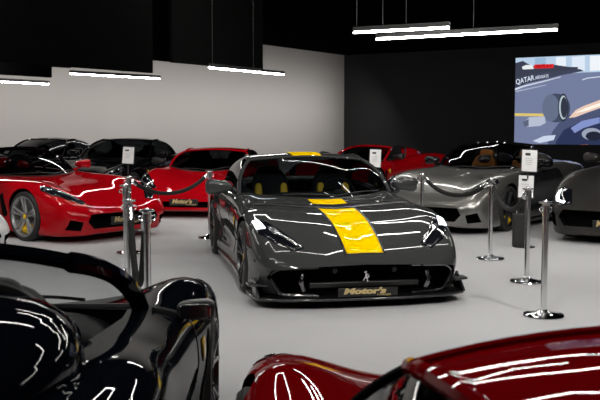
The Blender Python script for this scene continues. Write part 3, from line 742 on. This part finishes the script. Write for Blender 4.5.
def dress_hero(c):
    d, Y, car = c['decal'], c['Y'], c['car']
    d('bonnet_stripe_border', [(-.185, .07), (.185, .07), (.20, 1.17), (-.20, 1.17)], 'top', TRIM, off=.003)
    d('bonnet_stripe', [(-.165, .075), (.165, .075), (.18, 1.16), (-.18, 1.16)], 'top', YELLOW, off=.0055)
    d('bonnet_stripe', [(-.18, 1.33), (.18, 1.33), (.18, 1.66), (-.18, 1.66)], 'top', YELLOW, off=.0055)
    d('bonnet_blade', [(-.80, 1.28), (-.40, 1.20), (0, 1.18), (.40, 1.20), (.80, 1.28), (.80, 1.42), (.4, 1.33), (0, 1.31), (-.4, 1.33), (-.80, 1.42)], 'top', CARBON, off=.008)
    P = [c['top'](x, 1.325+.11*(abs(x)/.80)**2, .014) for x in [-.80+1.60*i/24 for i in range(25)]]
    MB().tube(P, .016, 6, flat=.7).build('bonnet_blade_lip', GREY, car)
    G = c['G']
    d('roof_stripe', [(-.17, G['sH0']+.06), (.17, G['sH0']+.06), (.17, 3.05), (-.17, 3.05)], 'top', YELLOW, bvh=c['roofb'], off=.006)
    # splitter
    pl = [(x, s) for x, s in ((-.99, .55), (-.985, .30), (-.95, .14), (-.74, .02), (-.38, -.03), (0, -.035), (.38, -.03), (.74, .02), (.95, .14), (.985, .30), (.99, .55))]
    MB().prism(pl, lambda u, v, w: Vector((u, Y(v), w)), .075, .10).build('front_splitter', CARBON, car, bevel=.008)
    for sx in (-1, 1):
        MB().prism([(.10, 0), (.34, 0), (.40, .03), (.36, .10), (.30, .16), (.22, .10)], lambda u, v, w: Vector((sx*w, Y(u), .10+v)), .93, .955).build('canard', CARBON, car, bevel=.006)
        MB().prism([(.86, .14), (1.01, .20), (1.02, .34), (.93, .36)], lambda u, v, w: Vector((sx*u, Y(v), w)), .19, .21).build('canard', CARBON, car, bevel=.005)
        fr = [(.42, .365), (.78, .345), (.845, .285), (.74, .12), (.42, .112)]
        P3 = [Vector((sx*x, Y(.06+.10*max(0, (x-.45)/.4)), z)) for x, z in fr]
        MB().tube(resamp(P3, 20), .016, 8).build('intake_frame', DCHROME if sx > 0 else CARBON, car)
        MB().tube(resamp([Vector((sx*.56, Y(.05), .31)), Vector((sx*.58, Y(.03), .24)), Vector((sx*.55, Y(.05), .165))], 8), .014, 8, flat=1.6).build('intake_blade', DCHROME, car)
    MB().box((0, Y(.10), .20), (1.0, .05, .05)).build('grille_bar', TRIM, car, bevel=.01)
    MB().box((0, Y(.30), .235), (1.45, .02, .27)).build('grille_mesh', CAV, car)
    k = .022; 
    MB().prism([(x*k, z*k*1.05+.275) for x, z in HORSE], lambda u, v, w: Vector((u, Y(w), v)), .03, .045).build('horse_emblem', CHROME, car, smooth=10)
    for sx in (-1, 1): MB().lathe([(0, .0), (.022, .0), (.026, -.03)], Matrix.Translation((sx*.27, Y(.07), .325)) @ Matrix.Rotation(PI/2, 4, 'X'), 16).build('parking_sensor', TRIM, car)
    add_plate(c, .150, .075, -.03, .54, PLATE)
    for sx in (-1, 1): d('bumper_corner_panel', [(sx*.87, .115), (sx*.965, .13), (sx*.965, .25), (sx*.915, .22)], 'front', CARBON, off=.006)
    seats = [o for o in car.children if o.name.split('.')[0] == 'seat']
    for st, sx in zip(seats, (-1, 1)):
        for e in (-1, 1):
            MB().sup((sx*.37+e*.15, Y(2.84), .80), (.042, .05, .13), (.6, .6), M=Matrix.Rotation(math.radians(-16), 4, 'X')).build('seat_accent', YSEAT, st)
dress_hero(H0)

M1 = [([(-.52, .20), (.52, .20), (.62, .30), (.56, .40), (-.56, .40), (-.62, .30)], .25),
      ([(-.86, .20), (-.70, .18), (-.68, .30), (-.84, .34)], .40), ([(.70, .18), (.86, .20), (.84, .34), (.68, .30)], .40)]
def place(px, py, z, s_front, kind, head, lat=0):
    """car centre such that the body point (lat, s_front) at height z lands on a pixel"""
    p = at_z(px, py, z); L = 4.66 if kind == 'GT' else 4.61
    f = Vector((math.sin(head), -math.cos(head), 0)); r = Vector((math.cos(head), math.sin(head), 0))
    q = p-f*(L/2-s_front)-r*lat; return Vector((q.x, q.y, 0))
# red convertible, front-right wheel at (31,241)
h = math.radians(51); loc = place(31, 240.5, 0, .97, 'GT', h, -.86)
C1 = make_car('convertible', 'red open convertible at the left behind the stanchions, yellow calipers', 'GT', RED, loc, h, open_top=True, H=1.01, rim=RIMS, roof_m=BLACKP, mouth=M1, lamps=GTL, plate='dark')
# red coupe by the pale wall
h = math.radians(-8); loc = place(184, 197, .38, 0, 'MID', h)
C2 = make_car('sports_coupe', 'red coupe parked nose out by the pale wall, left of the graphite car', 'MID', RED, loc, h, gh=dict(xA=.76, xH=.6, xR=.56), mouth=[([(-.45, .20), (.45, .20), (.5, .30), (-.5, .30)], .2)], lamps=GTL, plate='dark')
# black coupes
h = math.radians(-14); loc = at_y(119, 150, 19.6); loc.z = 0
C3 = make_car('coupe', 'black coupe between the red convertible and the red coupe', 'GT', BLACKP, loc, h, gh=dict(xA=.78, xH=.62, xR=.58), H=1.06, lamps=GTL, plate=None, mirrors=(-1, 1))
h = math.radians(-14); loc = at_y(40, 150, 21.5); loc.z = 0
C4 = make_car('coupe', 'black coupe with a low roof behind the red convertible', 'GT', BLACKP, loc, h, H=1.05, lamps=GTL, plate=None)
# red spider behind the hero
h = math.radians(-38); loc = at_y(370, 160, 21.2); loc.z = 0
C5 = make_car('convertible', 'red open two-seater behind the graphite coupe, by the charcoal wall', 'MID', RED, loc, h, open_top=True, roof_m=RED, lamps=GTL, plate=None)
# silver grey convertible
h = math.radians(-36); loc = place(503, 231, 0, .97, 'GT', h, .86)
C6 = make_car('convertible', 'silver grey open convertible with tan seats behind the rope', 'GT', SILVER, loc, h, gh=dict(xA=.80, xH=.63), open_top=True, roof_m=BLACKP, H=1.06, seat=TAN, mouth=M1, lamps=GTL, plate=None, mirror_m=BLACKP)
for sx in (-1, 1): C6['decal']('door_dark_reflection', [(1.48, .24), (3.3, .20), (3.35, .60), (3.0, .90), (2.2, .86), (1.46, .86), (1.40, .60)], 'side', DARKG, sign=sx, off=.003)  # dark decal paints a dark reflection onto the silver doors
# far right matt grey
h = math.radians(-36); loc = place(612, 222, .33, 0, 'GT', h)
M7 = [([(-.66, .24), (.66, .24), (.74, .36), (.68, .46), (-.68, .46), (-.74, .36)], .25), ([(-.88, .24), (-.78, .22), (-.80, .40), (-.87, .42)], .40), ([(.78, .22), (.88, .24), (.87, .42), (.80, .40)], .40)]
C7 = make_car('sports_car', 'matt dark grey car cut by the right edge of the picture', 'GT', MATTE, loc, h, H=1.15, mouth=M7, lamps=None, plate=('dark', .28, .12, -.02))
for sx in (-1, 1):
    hh = C7['decal']('headlight', [(sx*.56, .55), (sx*.66, .52), (sx*.80, .53), (sx*.85, .61), (sx*.84, .71), (sx*.77, .755), (sx*.64, .71)], 'front', LENS)
    C7['decal']('headlight_reflector', [(sx*.80, .56), (sx*.83, .62), (sx*.82, .69), (sx*.785, .715), (sx*.785, .65), (sx*.76, .58), (sx*.66, .56), (sx*.68, .535)], 'front', DRL, parent=hh, off=.01)
# white car, only its nose corner
h = math.radians(60); loc = place(-15, 238, .30, .03, 'GT', h, .40)
C9 = make_car('sports_car', 'white car showing only its nose corner at the left edge', 'GT', WHITE, loc, h, H=.88, mouth=M1, lamps=GTL, plate=None)
# foreground pair, seen from behind
loc = Vector((-1.36, 3.25, 0))
h = math.radians(180+2)
C10 = make_car('convertible', 'gloss black open car in the lower left corner, nearest the camera', 'MID', NIGHT, loc, h, open_top=True, roof_m=NIGHT, lamps=GTL, plate=None, spokes='y', mpos=(.95, .005, .60), glass_m=CLEAR, pil_r=.038, fair=(.40, .62, .19))
loc = Vector((.79, 1.86, 0)); h = math.radians(180+1.5)
C11 = make_car('sports_coupe', 'deep red coupe in the lower right corner, cut by the bottom edge', 'MID', DRED, loc, h, lamps=GTL, plate=None, mirrors=(), pillar_m=CAV, pil_r=.013, pil_b=.012, glass_m=BLACKG, H=.925, gh=dict(xH=.57, zH=1.19, zH0=1.243, zR=1.232, zR0=1.281))

info_sheet(122, 133, 147, 163.5, 15.6, 'white info sheet in front of the black coupe windshield')
info_sheet(369.5, 380.5, 149.5, 167, 17.0, 'white info sheet beside the red open car by the charcoal wall')
def tall_stand():
    o = info_sheet(518.5, 533.5, 175.5, 197.5, 11.9, 'black info stand with two white sheets before the silver grey car')
    c = at_y(529.5, 150, 11.9)-o.location; w, hh = .195, .28
    T = Matrix.Translation((c.x, 0, c.z-hh)) @ Matrix.Rotation(math.radians(-8), 4, 'X') @ Matrix.Rotation(math.radians(3), 4, 'Y')
    def bx(cc, d): q = MB().box(cc, d); q.v = [T @ v for v in q.v]; return q
    bx((0, .012, hh/2), (w+.02, .012, hh+.02)).build('sheet_holder', HOUSE, o)
    s = bx((0, 0, hh/2), (w, .006, hh)).build('paper_sheet', PAPER, o)
    bx((-w*.12, -.005, hh*.80), (w*.34, .003, hh*.12)).build('printed_mark', INK, s)
    for k in range(4): bx((-w*.05, -.005, hh*(.60-.09*k)), (w*(.55-.06*k), .003, hh*.018)).build('printed_line', GREYINK, s)
    MB().box((-.06, .06, .22), (.17, .10, .44)).build('pedestal', HOUSE, o, bevel=.01)
    MB().tube([(.02, .04, .4), (c.x, .04, c.z-.05)], .012, 8).build('stand_arm', HOUSE, o)
tall_stand()

# ------------------------------------------------------------------ world / view
w = bpy.data.worlds.new('world'); scene.world = w; w.use_nodes = True
w.node_tree.nodes['Background'].inputs[0].default_value = (.5, .5, .52, 1); w.node_tree.nodes['Background'].inputs[1].default_value = .0
scene.view_settings.view_transform = 'Standard'; scene.view_settings.look = 'None'; scene.view_settings.gamma = 1.0
scene.view_settings.use_curve_mapping = False; scene.view_settings.exposure = 0.44
scene.cycles.use_denoising = True; scene.cycles.max_bounces = 6; scene.cycles.sample_clamp_indirect = 4
scene.cycles.caustics_reflective = False; scene.cycles.caustics_refractive = False
